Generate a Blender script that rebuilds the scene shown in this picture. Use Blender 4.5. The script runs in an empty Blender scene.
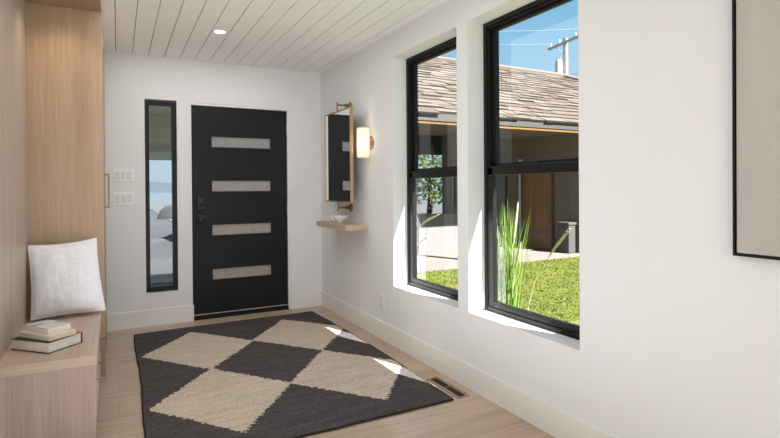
import bpy, math, random
from mathutils import Vector, Matrix, noise
random.seed(7)
sc = bpy.context.scene
COL = sc.collection
PI = math.pi

# ------------------------------------------------------------------ room constants (metres)
XR, YB, ZC = 1.895, 5.087, 2.439          # right wall, door wall, ceiling
EYE = 1.23
WT = 0.20                                  # outer wall thickness
XC = -0.091                                # front face of the built-in cabinetry
XN = -0.479                                # back of the bench niche
YC = 3.79                                  # near side of the tall cabinet
YN = 2.75                                  # near end of the bench
GZ = -0.30                                 # ground outside

# ------------------------------------------------------------------ materials
def nodes(name):
    m = bpy.data.materials.new(name); m.use_nodes = True
    nt = m.node_tree; nt.nodes.clear()
    out = nt.nodes.new('ShaderNodeOutputMaterial')
    return m, nt, out
def N(nt, t, **kw):
    n = nt.nodes.new(t)
    for k, v in kw.items():
        if k in n.inputs.keys(): n.inputs[k].default_value = v
        else: setattr(n, k, v)
    return n
def L(nt, a, b): nt.links.new(a, b)
def ramp(nt, src, stops):
    r = nt.nodes.new('ShaderNodeValToRGB'); e = r.color_ramp.elements
    while len(e) < len(stops): e.new(0.5)
    for i, (p, c) in enumerate(stops):
        e[i].position = p; e[i].color = (c[0], c[1], c[2], 1)
    L(nt, src, r.inputs[0]); return r.outputs[0]
def math_(nt, op, a, b=None, c=None):
    n = nt.nodes.new('ShaderNodeMath'); n.operation = op
    for i, v in enumerate((a, b, c)):
        if v is None: continue
        if isinstance(v, (int, float)): n.inputs[i].default_value = v
        else: L(nt, v, n.inputs[i])
    return n.outputs[0]
def coords(nt, scale=(1, 1, 1), kind='Object', loc=(0, 0, 0), rot=(0, 0, 0)):
    tc = nt.nodes.new('ShaderNodeTexCoord'); mp = nt.nodes.new('ShaderNodeMapping')
    mp.inputs['Scale'].default_value = scale; mp.inputs['Location'].default_value = loc
    mp.inputs['Rotation'].default_value = rot
    L(nt, tc.outputs[kind], mp.inputs[0]); return mp.outputs[0]
def noise_(nt, vec, scale, detail=3, rough=0.55):
    n = N(nt, 'ShaderNodeTexNoise', Scale=scale, Detail=detail, Roughness=rough)
    L(nt, vec, n.inputs['Vector']); return n.outputs['Fac']
def bump(nt, h, strength=0.2, dist=0.01):
    b = N(nt, 'ShaderNodeBump', Strength=strength, Distance=dist)
    L(nt, h, b.inputs['Height']); return b.outputs[0]
def pbsdf(nt, out, rough=0.5, metal=0.0, color=None, spec=0.5):
    p = N(nt, 'ShaderNodeBsdfPrincipled')
    p.inputs['Roughness'].default_value = rough; p.inputs['Metallic'].default_value = metal
    p.inputs['Specular IOR Level'].default_value = spec
    if color: p.inputs['Base Color'].default_value = (*color, 1)
    L(nt, p.outputs[0], out.inputs[0]); return p

def mat_plain(name, c, rough=0.5, metal=0.0, var=0.05, scale=8.0, bmp=0.0, spec=0.5):
    m, nt, out = nodes(name); p = pbsdf(nt, out, rough, metal, spec=spec)
    v = coords(nt); f = noise_(nt, v, scale, 4)
    L(nt, ramp(nt, f, [(0.3, [x * (1 - var) for x in c]), (0.7, [min(1, x * (1 + var)) for x in c])]), p.inputs['Base Color'])
    if bmp: L(nt, bump(nt, noise_(nt, v, scale * 12, 3), bmp, 0.004), p.inputs['Normal'])
    return m
def mat_wood(name, dark, light, axis, rough=0.42, fine=90.0, spec=0.4):
    """grain running along axis (0,1,2) of object space"""
    m, nt, out = nodes(name); p = pbsdf(nt, out, rough, spec=spec)
    s = [1.0, 1.0, 1.0]; s[axis] = 0.018
    v = coords(nt, tuple(s))
    a = noise_(nt, v, fine, 5, 0.65)
    s2 = [1.0, 1.0, 1.0]; s2[axis] = 0.06
    b = noise_(nt, coords(nt, tuple(s2), loc=(3, 1, 2)), 9.0, 4)
    f = math_(nt, 'ADD', math_(nt, 'MULTIPLY', a, 0.6), math_(nt, 'MULTIPLY', b, 0.45))
    L(nt, ramp(nt, f, [(0.36, dark), (0.66, light)]), p.inputs['Base Color'])
    L(nt, bump(nt, a, 0.12, 0.002), p.inputs['Normal'])
    return m
def mat_floor():
    m, nt, out = nodes('oak_plank_floor'); p = pbsdf(nt, out, 0.38, spec=0.35)
    v = coords(nt, (1, 1, 1))
    br = N(nt, 'ShaderNodeTexBrick', Scale=1.0)
    br.offset = 0.37; br.inputs['Brick Width'].default_value = 1.9; br.inputs['Row Height'].default_value = 0.185
    br.inputs['Mortar Size'].default_value = 0.0012; br.inputs['Mortar Smooth'].default_value = 0.2; br.inputs['Bias'].default_value = 0.0
    br.inputs['Color1'].default_value = (0.35, 0.35, 0.35, 1); br.inputs['Color2'].default_value = (0.65, 0.65, 0.65, 1)
    br.inputs['Mortar'].default_value = (0.0, 0.0, 0.0, 1)
    L(nt, v, br.inputs['Vector'])
    warp = noise_(nt, coords(nt, (0.35, 1.6, 1)), 2.3, 2)
    g = noise_(nt, coords(nt, (0.05, 1, 1), loc=(5, 0, 0)), 26.0, 5, 0.6)
    tone = noise_(nt, coords(nt, (0.25, 2.0, 1), loc=(1, 7, 0)), 1.6, 2)
    f = math_(nt, 'ADD', math_(nt, 'MULTIPLY', g, 0.5), math_(nt, 'MULTIPLY', br.outputs['Color'], 0.28))
    f = math_(nt, 'ADD', f, math_(nt, 'MULTIPLY', warp, 0.16))
    f = math_(nt, 'ADD', f, math_(nt, 'MULTIPLY', tone, 0.14))
    c = ramp(nt, f, [(0.36, (0.34, 0.25, 0.175)), (0.52, (0.49, 0.38, 0.28)), (0.68, (0.60, 0.485, 0.375))])
    mx = N(nt, 'ShaderNodeMixRGB'); mx.blend_type = 'MULTIPLY'
    mfac = math_(nt, 'MULTIPLY', br.outputs['Fac'], 0.28); L(nt, mfac, mx.inputs[0])
    L(nt, c, mx.inputs[1]); mx.inputs[2].default_value = (0.35, 0.25, 0.17, 1)
    L(nt, mx.outputs[0], p.inputs['Base Color'])
    L(nt, bump(nt, g, 0.06, 0.002), p.inputs['Normal'])
    return m
def mat_rug():
    m, nt, out = nodes('woven_jute_rug'); p = pbsdf(nt, out, 0.95, spec=0.1)
    tc = nt.nodes.new('ShaderNodeTexCoord'); sp = nt.nodes.new('ShaderNodeSeparateXYZ'); L(nt, tc.outputs['Object'], sp.inputs[0])
    wob = noise_(nt, coords(nt, (1, 1, 1)), 60.0, 2)
    x = math_(nt, 'ADD', sp.outputs[0], math_(nt, 'MULTIPLY_ADD', wob, 0.02, -0.01))
    row = 0.026
    wn = N(nt, 'ShaderNodeTexWhiteNoise'); wn.noise_dimensions = '1D'; L(nt, math_(nt, 'FLOOR', math_(nt, 'DIVIDE', sp.outputs[1], row / 2)), wn.inputs['W'])
    x = math_(nt, 'ADD', x, math_(nt, 'MULTIPLY_ADD', wn.outputs['Value'], 0.022, -0.011))
    y = math_(nt, 'MULTIPLY', math_(nt, 'FLOOR', math_(nt, 'DIVIDE', sp.outputs[1], row)), row)
    y = math_(nt, 'MULTIPLY_ADD', sp.outputs[1], 0.35, math_(nt, 'MULTIPLY', y, 0.65))
    inside = None
    # object origin is the rug centre (0.92, 3.63)
    for cx, cy in ((-0.372, 0.498), (0.432, 0.514), (-0.372, -0.522), (0.432, -0.522)):
        d = math_(nt, 'ADD', math_(nt, 'DIVIDE', math_(nt, 'ABSOLUTE', math_(nt, 'SUBTRACT', x, cx)), 0.408),
                  math_(nt, 'DIVIDE', math_(nt, 'ABSOLUTE', math_(nt, 'SUBTRACT', y, cy)), 0.520))
        b = math_(nt, 'LESS_THAN', d, 1.0)
        inside = b if inside is None else math_(nt, 'MAXIMUM', inside, b)
    braid = N(nt, 'ShaderNodeTexWave', Scale=38.0, Distortion=2.2, Detail=2.0); braid.bands_direction = 'Y'
    braid.inputs['Detail Scale'].default_value = 2.5
    L(nt, tc.outputs['Object'], braid.inputs['Vector'])
    fib = noise_(nt, coords(nt, (0.3, 1, 1)), 240.0, 3, 0.7)
    streak = noise_(nt, coords(nt, (0.10, 1.0, 1)), 46.0, 5, 0.75)
    mot = noise_(nt, coords(nt, (0.6, 1, 1)), 90.0, 3, 0.7)
    f = math_(nt, 'ADD', math_(nt, 'MULTIPLY', streak, 0.45), math_(nt, 'MULTIPLY', mot, 0.55))
    dark = ramp(nt, f, [(0.32, (0.036, 0.030, 0.031)), (0.54, (0.098, 0.086, 0.088)), (0.72, (0.20, 0.182, 0.18))])
    tan = ramp(nt, f, [(0.30, (0.30, 0.22, 0.15)), (0.47, (0.60, 0.50, 0.39)), (0.68, (0.80, 0.72, 0.61))])
    mx = N(nt, 'ShaderNodeMixRGB'); L(nt, inside, mx.inputs[0]); L(nt, dark, mx.inputs[1]); L(nt, tan, mx.inputs[2])
    L(nt, mx.outputs[0], p.inputs['Base Color'])
    h = math_(nt, 'ADD', math_(nt, 'MULTIPLY', braid.outputs['Fac'], 0.6), math_(nt, 'MULTIPLY', mot, 0.8))
    L(nt, bump(nt, h, 0.55, 0.008), p.inputs['Normal'])
    return m
def mat_glass(name, tint=(1, 1, 1), base=0.08, edge=0.35):
    m, nt, out = nodes(name)
    t = N(nt, 'ShaderNodeBsdfTransparent'); t.inputs[0].default_value = (*tint, 1)
    g = N(nt, 'ShaderNodeBsdfGlossy'); g.inputs['Roughness'].default_value = 0.0
    lw = N(nt, 'ShaderNodeLayerWeight', Blend=0.5)
    f = math_(nt, 'MULTIPLY_ADD', math_(nt, 'POWER', lw.outputs['Facing'], 3.0), edge, base)
    mx = N(nt, 'ShaderNodeMixShader'); L(nt, f, mx.inputs[0]); L(nt, t.outputs[0], mx.inputs[1]); L(nt, g.outputs[0], mx.inputs[2])
    L(nt, mx.outputs[0], out.inputs[0]); return m
def mat_rainglass():
    m, nt, out = nodes('rain_textured_glass')
    v = coords(nt, (1, 1, 0.25))
    n1 = noise_(nt, v, 190.0, 3, 0.7)
    sp = nt.nodes.new('ShaderNodeSeparateXYZ'); tc = nt.nodes.new('ShaderNodeTexCoord'); L(nt, tc.outputs['Object'], sp.inputs[0])
    zz = math_(nt, 'DIVIDE', sp.outputs[2], 2.03)
    warm = ramp(nt, zz, [(0.2, (0.60, 0.50, 0.42)), (0.5, (0.60, 0.53, 0.48)), (0.85, (0.52, 0.54, 0.56))])
    gr = ramp(nt, n1, [(0.3, (0.55, 0.55, 0.55)), (0.7, (1, 1, 1))])
    mx = N(nt, 'ShaderNodeMixRGB'); mx.blend_type = 'MULTIPLY'; mx.inputs[0].default_value = 1
    L(nt, warm, mx.inputs[1]); L(nt, gr, mx.inputs[2])
    tr = N(nt, 'ShaderNodeBsdfTranslucent'); L(nt, mx.outputs[0], tr.inputs[0])
    pb = N(nt, 'ShaderNodeBsdfPrincipled'); pb.inputs['Roughness'].default_value = 0.25; L(nt, mx.outputs[0], pb.inputs['Base Color'])
    b = bump(nt, n1, 0.6, 0.004); L(nt, b, pb.inputs['Normal']); L(nt, b, tr.inputs['Normal'])
    ms = N(nt, 'ShaderNodeMixShader'); ms.inputs[0].default_value = 0.65
    L(nt, tr.outputs[0], ms.inputs[1]); L(nt, pb.outputs[0], ms.inputs[2]); L(nt, ms.outputs[0], out.inputs[0])
    return m
def mat_shade():
    m, nt, out = nodes('opal_lamp_shade')
    v = coords(nt, (1, 1, 1)); w = N(nt, 'ShaderNodeTexWave', Scale=60.0); w.bands_direction = 'X'; L(nt, v, w.inputs['Vector'])
    tr = N(nt, 'ShaderNodeBsdfTranslucent'); tr.inputs[0].default_value = (0.95, 0.88, 0.78, 1)
    df = N(nt, 'ShaderNodeBsdfDiffuse'); df.inputs[0].default_value = (0.92, 0.88, 0.82, 1)
    em = N(nt, 'ShaderNodeEmission'); em.inputs[0].default_value = (1.0, 0.90, 0.76, 1); em.inputs[1].default_value = 0.12
    ms = N(nt, 'ShaderNodeMixShader'); ms.inputs[0].default_value = 0.5
    L(nt, tr.outputs[0], ms.inputs[1]); L(nt, df.outputs[0], ms.inputs[2])
    ad = N(nt, 'ShaderNodeAddShader'); L(nt, ms.outputs[0], ad.inputs[0]); L(nt, em.outputs[0], ad.inputs[1])
    L(nt, ad.outputs[0], out.inputs[0]); return m
def mat_emit(name, c, s):
    m, nt, out = nodes(name); e = N(nt, 'ShaderNodeEmission'); e.inputs[0].default_value = (*c, 1); e.inputs[1].default_value = s
    L(nt, e.outputs[0], out.inputs[0]); return m
def mat_island(name, stops, rough=0.9, grain=14.0, axis_scale=(1, 1, 1)):
    m, nt, out = nodes(name); p = pbsdf(nt, out, rough, spec=0.15)
    g = nt.nodes.new('ShaderNodeNewGeometry')
    f = math_(nt, 'ADD', math_(nt, 'MULTIPLY', g.outputs['Random Per Island'], 0.7), math_(nt, 'MULTIPLY', noise_(nt, coords(nt, axis_scale), grain, 4), 0.3))
    L(nt, ramp(nt, f, stops), p.inputs['Base Color']); return m
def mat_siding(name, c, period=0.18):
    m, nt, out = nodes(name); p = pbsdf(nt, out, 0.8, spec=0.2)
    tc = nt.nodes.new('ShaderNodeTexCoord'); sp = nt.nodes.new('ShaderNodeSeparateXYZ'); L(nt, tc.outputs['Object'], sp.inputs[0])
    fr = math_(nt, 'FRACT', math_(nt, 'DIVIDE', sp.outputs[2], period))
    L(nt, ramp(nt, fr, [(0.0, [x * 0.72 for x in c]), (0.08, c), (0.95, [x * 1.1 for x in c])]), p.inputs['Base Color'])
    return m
def mat_linen():
    m, nt, out = nodes('white_linen'); p = pbsdf(nt, out, 0.95, spec=0.1)
    a = noise_(nt, coords(nt, (1, 1, 0.06)), 260.0, 3, 0.7); b = noise_(nt, coords(nt, (0.06, 1, 1)), 240.0, 3, 0.7)
    f = math_(nt, 'MULTIPLY', math_(nt, 'ADD', a, b), 0.5)
    L(nt, ramp(nt, f, [(0.36, (0.72, 0.725, 0.755)), (0.6, (0.90, 0.905, 0.94))]), p.inputs['Base Color'])
    L(nt, bump(nt, f, 0.35, 0.003), p.inputs['Normal']); return m
def mat_canvas():
    m, nt, out = nodes('grey_canvas'); p = pbsdf(nt, out, 0.95, spec=0.05)
    f = noise_(nt, coords(nt, (1, 1, 0.25)), 5.0, 5, 0.6)
    L(nt, ramp(nt, f, [(0.3, (0.44, 0.425, 0.40)), (0.7, (0.50, 0.485, 0.455))]), p.inputs['Base Color']); return m
def mat_cover():
    m, nt, out = nodes('printed_book_cover'); p = pbsdf(nt, out, 0.35)
    f = noise_(nt, coords(nt, (1, 1, 1)), 11.0, 2)
    L(nt, ramp(nt, f, [(0.38, (0.27, 0.31, 0.40)), (0.5, (0.62, 0.65, 0.70)), (0.6, (0.60, 0.52, 0.42))]), p.inputs['Base Color']); return m
def mat_pages(c):
    m, nt, out = nodes('page_edges'); p = pbsdf(nt, out, 0.9, spec=0.1)
    f = noise_(nt, coords(nt, (0.1, 0.1, 1)), 420.0, 2)
    L(nt, ramp(nt, f, [(0.3, [x * 0.8 for x in c]), (0.65, c)]), p.inputs['Base Color']); return m
def mat_grass(name, a, b, scale=3.0):
    m, nt, out = nodes(name); p = pbsdf(nt, out, 0.8, spec=0.15)
    v = coords(nt)
    f = math_(nt, 'ADD', math_(nt, 'MULTIPLY', noise_(nt, v, scale, 3), 0.45), math_(nt, 'MULTIPLY', noise_(nt, v, scale * 14, 4, 0.7), 0.55))
    L(nt, ramp(nt, f, [(0.36, a), (0.62, b)]), p.inputs['Base Color'])
    L(nt, bump(nt, noise_(nt, v, scale * 25, 3), 0.7, 0.03), p.inputs['Normal']); return m

M = dict(
    wall=mat_plain('white_wall_paint', (0.785, 0.80, 0.805), 0.85, var=0.01, scale=2.0, bmp=0.03, spec=0.2),
    ceil=mat_plain('white_ceiling_boards', (0.89, 0.88, 0.865), 0.7, var=0.015, scale=1.5, spec=0.2),
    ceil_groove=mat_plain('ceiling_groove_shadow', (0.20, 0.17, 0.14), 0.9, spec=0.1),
    trim=mat_plain('white_trim_paint', (0.82, 0.81, 0.795), 0.5, var=0.01, scale=3.0, spec=0.3),
    floor=mat_floor(), rug=mat_rug(), rug_edge=mat_plain('dark_rug_binding', (0.035, 0.028, 0.026), 0.95, var=0.3, scale=60, bmp=0.5, spec=0.1),
    black=mat_plain('black_window_frame', (0.009, 0.009, 0.010), 0.4, var=0.1, spec=0.25),
    blackdoor=mat_plain('black_painted_door', (0.0095, 0.0105, 0.012), 0.45, var=0.15, scale=3.0, bmp=0.02, spec=0.22),
    blackmetal=mat_plain('black_metal', (0.030, 0.031, 0.033), 0.32, metal=0.7),
    steel=mat_plain('brushed_aluminium', (0.62, 0.62, 0.62), 0.35, metal=0.9),
    glass=mat_glass('window_glass'), rain=mat_rainglass(),
    sideglass=mat_glass('sidelight_glass', (0.90, 0.92, 0.93), 0.03, 0.4),
    oak_v=mat_wood('oak_vertical_grain', (0.35, 0.23, 0.142), (0.50, 0.355, 0.245), 2, fine=170),
    oak_end=mat_wood('oak_bench_end_grain', (0.31, 0.235, 0.19), (0.45, 0.355, 0.295), 2, fine=150),
    oak_back=mat_wood('oak_back_panel', (0.36, 0.28, 0.228), (0.49, 0.40, 0.338), 2, fine=150),
    oak_y=mat_wood('oak_long_grain', (0.41, 0.305, 0.225), (0.56, 0.44, 0.34), 1),
    oak_x=mat_wood('oak_edge_band', (0.40, 0.305, 0.235), (0.52, 0.415, 0.33), 0),
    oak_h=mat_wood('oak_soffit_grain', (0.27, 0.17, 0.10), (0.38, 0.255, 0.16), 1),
    oak_shelf=mat_wood('oak_shelf', (0.42, 0.32, 0.23), (0.58, 0.47, 0.36), 1),
    brass=mat_plain('aged_brass', (0.30, 0.19, 0.09), 0.35, metal=0.9, var=0.15),
    brass_dark=mat_plain('dark_bronze', (0.10, 0.060, 0.030), 0.35, metal=0.85, var=0.2),
    brass_frame=mat_plain('brushed_brass_frame', (0.46, 0.33, 0.20), 0.45, metal=0.6, var=0.1),
    mirror=mat_plain('silvered_mirror', (0.88, 0.89, 0.90), 0.0, metal=1.0, var=0.0),
    shade=mat_shade(), lamp=mat_emit('downlight_lens', (1.0, 0.95, 0.86), 6.0),
    porcelain=mat_plain('white_porcelain', (0.82, 0.81, 0.79), 0.2, var=0.02),
    plastic=mat_plain('white_plastic', (0.86, 0.86, 0.86), 0.35, var=0.01),
    plastic2=mat_plain('white_rocker_plastic', (0.70, 0.70, 0.70), 0.3, var=0.01),
    linen=mat_linen(), canvas=mat_canvas(), cover=mat_cover(),
    pages=mat_pages((0.80, 0.76, 0.68)), pages2=mat_pages((0.70, 0.60, 0.44)),
    bookblack=mat_plain('black_book_cloth', (0.012, 0.010, 0.012), 0.5), bookred=mat_plain('red_book_spine', (0.42, 0.015, 0.03), 0.45),
    bookcream=mat_plain('cream_paper_cover', (0.72, 0.64, 0.52), 0.6),
    vent=mat_plain('tan_floor_register', (0.30, 0.22, 0.15), 0.5), ventdark=mat_plain('dark_register_slats', (0.035, 0.027, 0.022), 0.5),
    # outside
    lawn=mat_grass('sunny_lawn', (0.060, 0.080, 0.011), (0.115, 0.130, 0.025)),
    blade=mat_island('grass_blade', [(0.1, (0.05, 0.078, 0.010)), (0.5, (0.078, 0.105, 0.015)), (0.9, (0.125, 0.132, 0.033))], 0.7),
    reed=mat_island('reed_blade', [(0.1, (0.06, 0.14, 0.018)), (0.6, (0.15, 0.27, 0.045)), (0.95, (0.30, 0.38, 0.11))], 0.6),
    plume=mat_plain('straw_seed_head', (0.46, 0.43, 0.27), 0.9, var=0.25, scale=60),
    concrete=mat_plain('pale_concrete', (0.135, 0.12, 0.107), 0.9, var=0.08, scale=2.0),
    asphalt=mat_plain('grey_asphalt', (0.05, 0.052, 0.055), 0.95, var=0.15, scale=1.0),
    shingle=mat_island('weathered_cedar_shingles', [(0.1, (0.060, 0.048, 0.039)), (0.45, (0.088, 0.073, 0.060)), (0.85, (0.118, 0.102, 0.086))], 0.95, 9.0, (1, 4, 4)),
    shingle_dark=mat_plain('shingle_butt_shade', (0.022, 0.016, 0.012), 0.95),  # shade below each shingle course put into the butt colour
    fascia=mat_plain('grey_green_fascia', (0.035, 0.036, 0.032), 0.6),
    softwood=mat_wood('orange_soffit_boards', (0.12, 0.060, 0.020), (0.17, 0.095, 0.036), 0),
    siding=mat_siding('grey_brown_siding', (0.115, 0.098, 0.085)),
    doorwood=mat_wood('brown_entry_door', (0.14, 0.065, 0.025), (0.24, 0.125, 0.055), 2),
    darkglass=mat_plain('dark_house_window', (0.012, 0.014, 0.016), 0.05),
    post=mat_plain('grey_post', (0.10, 0.09, 0.085), 0.7), post_white=mat_plain('white_post', (0.55, 0.55, 0.53), 0.7),
    bark=mat_plain('weathered_pole_wood', (0.22, 0.185, 0.155), 0.9, var=0.2, scale=6), canmetal=mat_plain('grey_transformer_metal', (0.36, 0.37, 0.37), 0.5),
    wire=mat_plain('pale_wire', (0.62, 0.66, 0.68), 0.5),
    greywall=mat_plain('grey_low_wall', (0.13, 0.13, 0.13), 0.9), bin=mat_plain('grey_bin', (0.045, 0.045, 0.044), 0.7),
    leaf=mat_island('tree_leaves', [(0.1, (0.010, 0.022, 0.006)), (0.6, (0.03, 0.06, 0.013)), (0.95, (0.09, 0.13, 0.03))], 0.8),
    trunk=mat_plain('tree_bark', (0.06, 0.045, 0.03), 0.95, var=0.3, scale=10),
    lake=mat_plain('lake_water', (0.035, 0.042, 0.048), 0.4, var=0.12, scale=0.3),
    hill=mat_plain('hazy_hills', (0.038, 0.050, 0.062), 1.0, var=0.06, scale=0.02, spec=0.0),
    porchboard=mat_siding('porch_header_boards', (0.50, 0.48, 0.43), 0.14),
    stone=mat_plain('grey_boulder', (0.016, 0.017, 0.019), 0.95, var=0.3, scale=3),
    frontstreet=mat_plain('dark_grey_street', (0.026, 0.028, 0.032), 0.95, var=0.2, scale=0.6),
    sand=mat_plain('sandy_gravel', (0.06, 0.05, 0.04), 0.95, var=0.2, scale=20),
    ext=mat_plain('exterior_wall_paint', (0.30, 0.29, 0.275), 0.9),
)

# ------------------------------------------------------------------ mesh builder
ORG = {}
class MB:
    def __init__(s): s.v = []; s.f = []; s.mi = []
    def add(s, vs, fs, mi=0):
        o = len(s.v); s.v += [tuple(v) for v in vs]
        for f in fs: s.f.append(tuple(i + o for i in f)); s.mi.append(mi)
        return s
    def box(s, x0, x1, y0, y1, z0, z1, mi=0, mtx=None):
        vs = [Vector((x, y, z)) for z in (z0, z1) for y in (y0, y1) for x in (x0, x1)]
        if mtx: vs = [mtx @ v for v in vs]
        return s.add(vs, [(0, 2, 3, 1), (4, 5, 7, 6), (0, 1, 5, 4), (2, 6, 7, 3), (0, 4, 6, 2), (1, 3, 7, 5)], mi)
    def tube(s, path, r, seg=10, mi=0, cap=True):
        P = [Vector(p) for p in path]; n = len(P)
        R = r if isinstance(r, (list, tuple)) else [r] * n
        rings = []; up = None
        for i in range(n):
            t = (P[min(i + 1, n - 1)] - P[max(i - 1, 0)]).normalized()
            if up is None:
                up = t.orthogonal().normalized()
            else:
                up = (up - t * up.dot(t)); up = up.normalized() if up.length > 1e-6 else t.orthogonal().normalized()
            b = t.cross(up)
            rings.append([P[i] + (up * math.cos(2 * PI * k / seg) + b * math.sin(2 * PI * k / seg)) * R[i] for k in range(seg)])
        vs = [v for rg in rings for v in rg]
        fs = [(i * seg + k, i * seg + (k + 1) % seg, (i + 1) * seg + (k + 1) % seg, (i + 1) * seg + k) for i in range(n - 1) for k in range(seg)]
        if cap: fs += [tuple(reversed(range(seg))), tuple(range((n - 1) * seg, n * seg))]
        return s.add(vs, fs, mi)
    def lathe(s, c, axis, prof, seg=32, mi=0, squash=None):
        """prof: list of (radius, distance along axis)"""
        a = Vector(axis).normalized(); u = a.orthogonal().normalized(); w = a.cross(u); c = Vector(c)
        vs = []; fs = []
        for r, h in prof:
            for k in range(seg):
                t = 2 * PI * k / seg
                vs.append(c + a * h + (u * math.cos(t) + w * math.sin(t)) * r)
        for i in range(len(prof) - 1):
            for k in range(seg):
                fs.append((i * seg + k, i * seg + (k + 1) % seg, (i + 1) * seg + (k + 1) % seg, (i + 1) * seg + k))
        if prof[0][0] > 1e-4: fs.append(tuple(reversed(range(seg))))
        if prof[-1][0] > 1e-4: fs.append(tuple(range((len(prof) - 1) * seg, len(prof) * seg)))
        return s.add(vs, fs, mi)
    def quad(s, a, b, c, d, mi=0): return s.add([a, b, c, d], [(0, 1, 2, 3)], mi)
    def build(s, name, mats, parent=None, org=None, bevel=0.0, smooth=False):
        if parent is not None: org = ORG[parent.name]
        elif org is None:
            xs = [v[0] for v in s.v]; ys = [v[1] for v in s.v]; zs = [v[2] for v in s.v]
            org = ((min(xs) + max(xs)) / 2, (min(ys) + max(ys)) / 2, min(zs))
        me = bpy.data.meshes.new(name)
        me.from_pydata([(v[0] - org[0], v[1] - org[1], v[2] - org[2]) for v in s.v], [], s.f)
        for m in (mats if isinstance(mats, (list, tuple)) else [mats]): me.materials.append(M[m])
        for p, i in zip(me.polygons, s.mi): p.material_index = i; p.use_smooth = smooth
        me.update(); me.validate()
        o = bpy.data.objects.new(name, me); COL.objects.link(o)
        if parent is not None: o.parent = parent
        else: o.location = org
        ORG[o.name] = tuple(org)
        if bevel:
            b = o.modifiers.new('bevel', 'BEVEL'); b.width = bevel; b.segments = 2; b.limit_method = 'ANGLE'
        return o
def tag(o, label=None, cat=None, group=None, kind=None):
    if label: o['label'] = label
    if cat: o['category'] = cat
    if group: o['group'] = group
    if kind: o['kind'] = kind
    return o
def empty(name, loc, label=None, cat=None, group=None, kind=None):
    o = bpy.data.objects.new(name, None); COL.objects.link(o); o.location = loc; o.empty_display_size = 0.05
    ORG[o.name] = tuple(loc); return tag(o, label, cat, group, kind)

def wall_cells(mb, axis, fixed0, fixed1, us, zs, holes):
    """solid wall with rectangular through-holes; axis 0: wall normal X (u = Y); axis 1: wall normal Y (u = X)"""
    us = sorted(set(us + [h[i] for h in holes for i in (0, 1)])); zs = sorted(set(zs + [h[i] for h in holes for i in (2, 3)]))
    def solid(i, j):
        if i < 0 or j < 0 or i >= len(us) - 1 or j >= len(zs) - 1: return False
        u = (us[i] + us[i + 1]) / 2; z = (zs[j] + zs[j + 1]) / 2
        return not any(h[0] < u < h[1] and h[2] < z < h[3] for h in holes)
    P = (lambda f, u, z: (f, u, z)) if axis == 0 else (lambda f, u, z: (u, f, z))
    for i in range(len(us) - 1):
        for j in range(len(zs) - 1):
            if not solid(i, j): continue
            a, b, c, d = us[i], us[i + 1], zs[j], zs[j + 1]
            for f in (fixed0, fixed1): mb.quad(P(f, a, c), P(f, b, c), P(f, b, d), P(f, a, d), 0 if f == fixed0 else 1)
            if not solid(i - 1, j): mb.quad(P(fixed0, a, c), P(fixed1, a, c), P(fixed1, a, d), P(fixed0, a, d))
            if not solid(i + 1, j): mb.quad(P(fixed0, b, c), P(fixed1, b, c), P(fixed1, b, d), P(fixed0, b, d))
            if not solid(i, j - 1): mb.quad(P(fixed0, a, c), P(fixed1, a, c), P(fixed1, b, c), P(fixed0, b, c))
            if not solid(i, j + 1): mb.quad(P(fixed0, a, d), P(fixed1, a, d), P(fixed1, b, d), P(fixed0, b, d))

# ------------------------------------------------------------------ setting
W1 = (2.644, 3.494, 0.4666, 2.2469); W2 = (1.681, 2.532, 0.4666, 2.2469)
DOOR = (0.604, 1.558, 0.0, 2.045); SIDE = (0.222, 0.489, 0.2985, 2.0516)
YREAR, XLEFT = -4.0, -4.2

mb = MB(); mb.box(XLEFT, XR + WT, YREAR, YB + WT, -0.2, 0.0)
tag(mb.build('floor', 'floor', org=(0, 0, 0)), 'light oak plank floor', 'floor', kind='structure')

# ceiling: boards running away from the camera with open grooves
mb = MB(); p0 = -0.002 - 0.1295 * 33; k = 0; x = p0
while x < XR:
    a, b = max(x + 0.0025, XLEFT), min(x + 0.1295 - 0.0025, XR + WT)
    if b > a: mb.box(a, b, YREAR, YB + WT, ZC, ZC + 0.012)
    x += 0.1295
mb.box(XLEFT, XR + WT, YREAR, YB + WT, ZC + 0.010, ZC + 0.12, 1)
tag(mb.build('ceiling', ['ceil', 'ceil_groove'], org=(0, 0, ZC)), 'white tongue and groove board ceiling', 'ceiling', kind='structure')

mb = MB(); wall_cells(mb, 0, XR, XR + WT, [YREAR, YB + WT], [-0.2, ZC + 0.1], [W1, W2])
tag(mb.build('wall_right', ['wall', 'ext'], org=(XR, 0, 0)), 'white wall with two tall windows', 'wall', kind='structure')
mb = MB(); wall_cells(mb, 1, YB, YB + WT, [-0.80, XR + WT], [-0.2, ZC + 0.1], [DOOR[:2] + (-0.2, DOOR[3]), SIDE])
tag(mb.build('wall_back', ['wall', 'ext'], org=(0, YB, 0)), 'white wall around the black front door', 'wall', kind='structure')
mb = MB(); mb.box(-0.95, -0.76, 2.2, YB + WT, -0.2, ZC + 0.1)
mb.box(XLEFT, -0.95, 2.2, 2.39, -0.2, ZC + 0.1)
tag(mb.build('wall_left', 'wall', org=(-0.85, 0, 0)), 'white wall behind the oak built-ins', 'wall', kind='structure')
mb = MB(); wall_cells(mb, 0, XLEFT, XLEFT - 0.2, [YREAR, 2.39], [-0.2, ZC + 0.1], [])
tag(mb.build('wall_far_left', 'wall', org=(XLEFT, 0, 0)), 'white wall of the room behind the camera', 'wall', kind='structure')
mb = MB(); wall_cells(mb, 1, YREAR, YREAR - 0.2, [XLEFT, XR + WT], [-0.2, ZC + 0.1], [(-3.2, 1.4, 0.3, 2.2)])
tag(mb.build('wall_rear', ['wall', 'ext'], org=(0, YREAR, 0)), 'white wall with a wide window behind the camera', 'wall', kind='structure')

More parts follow.
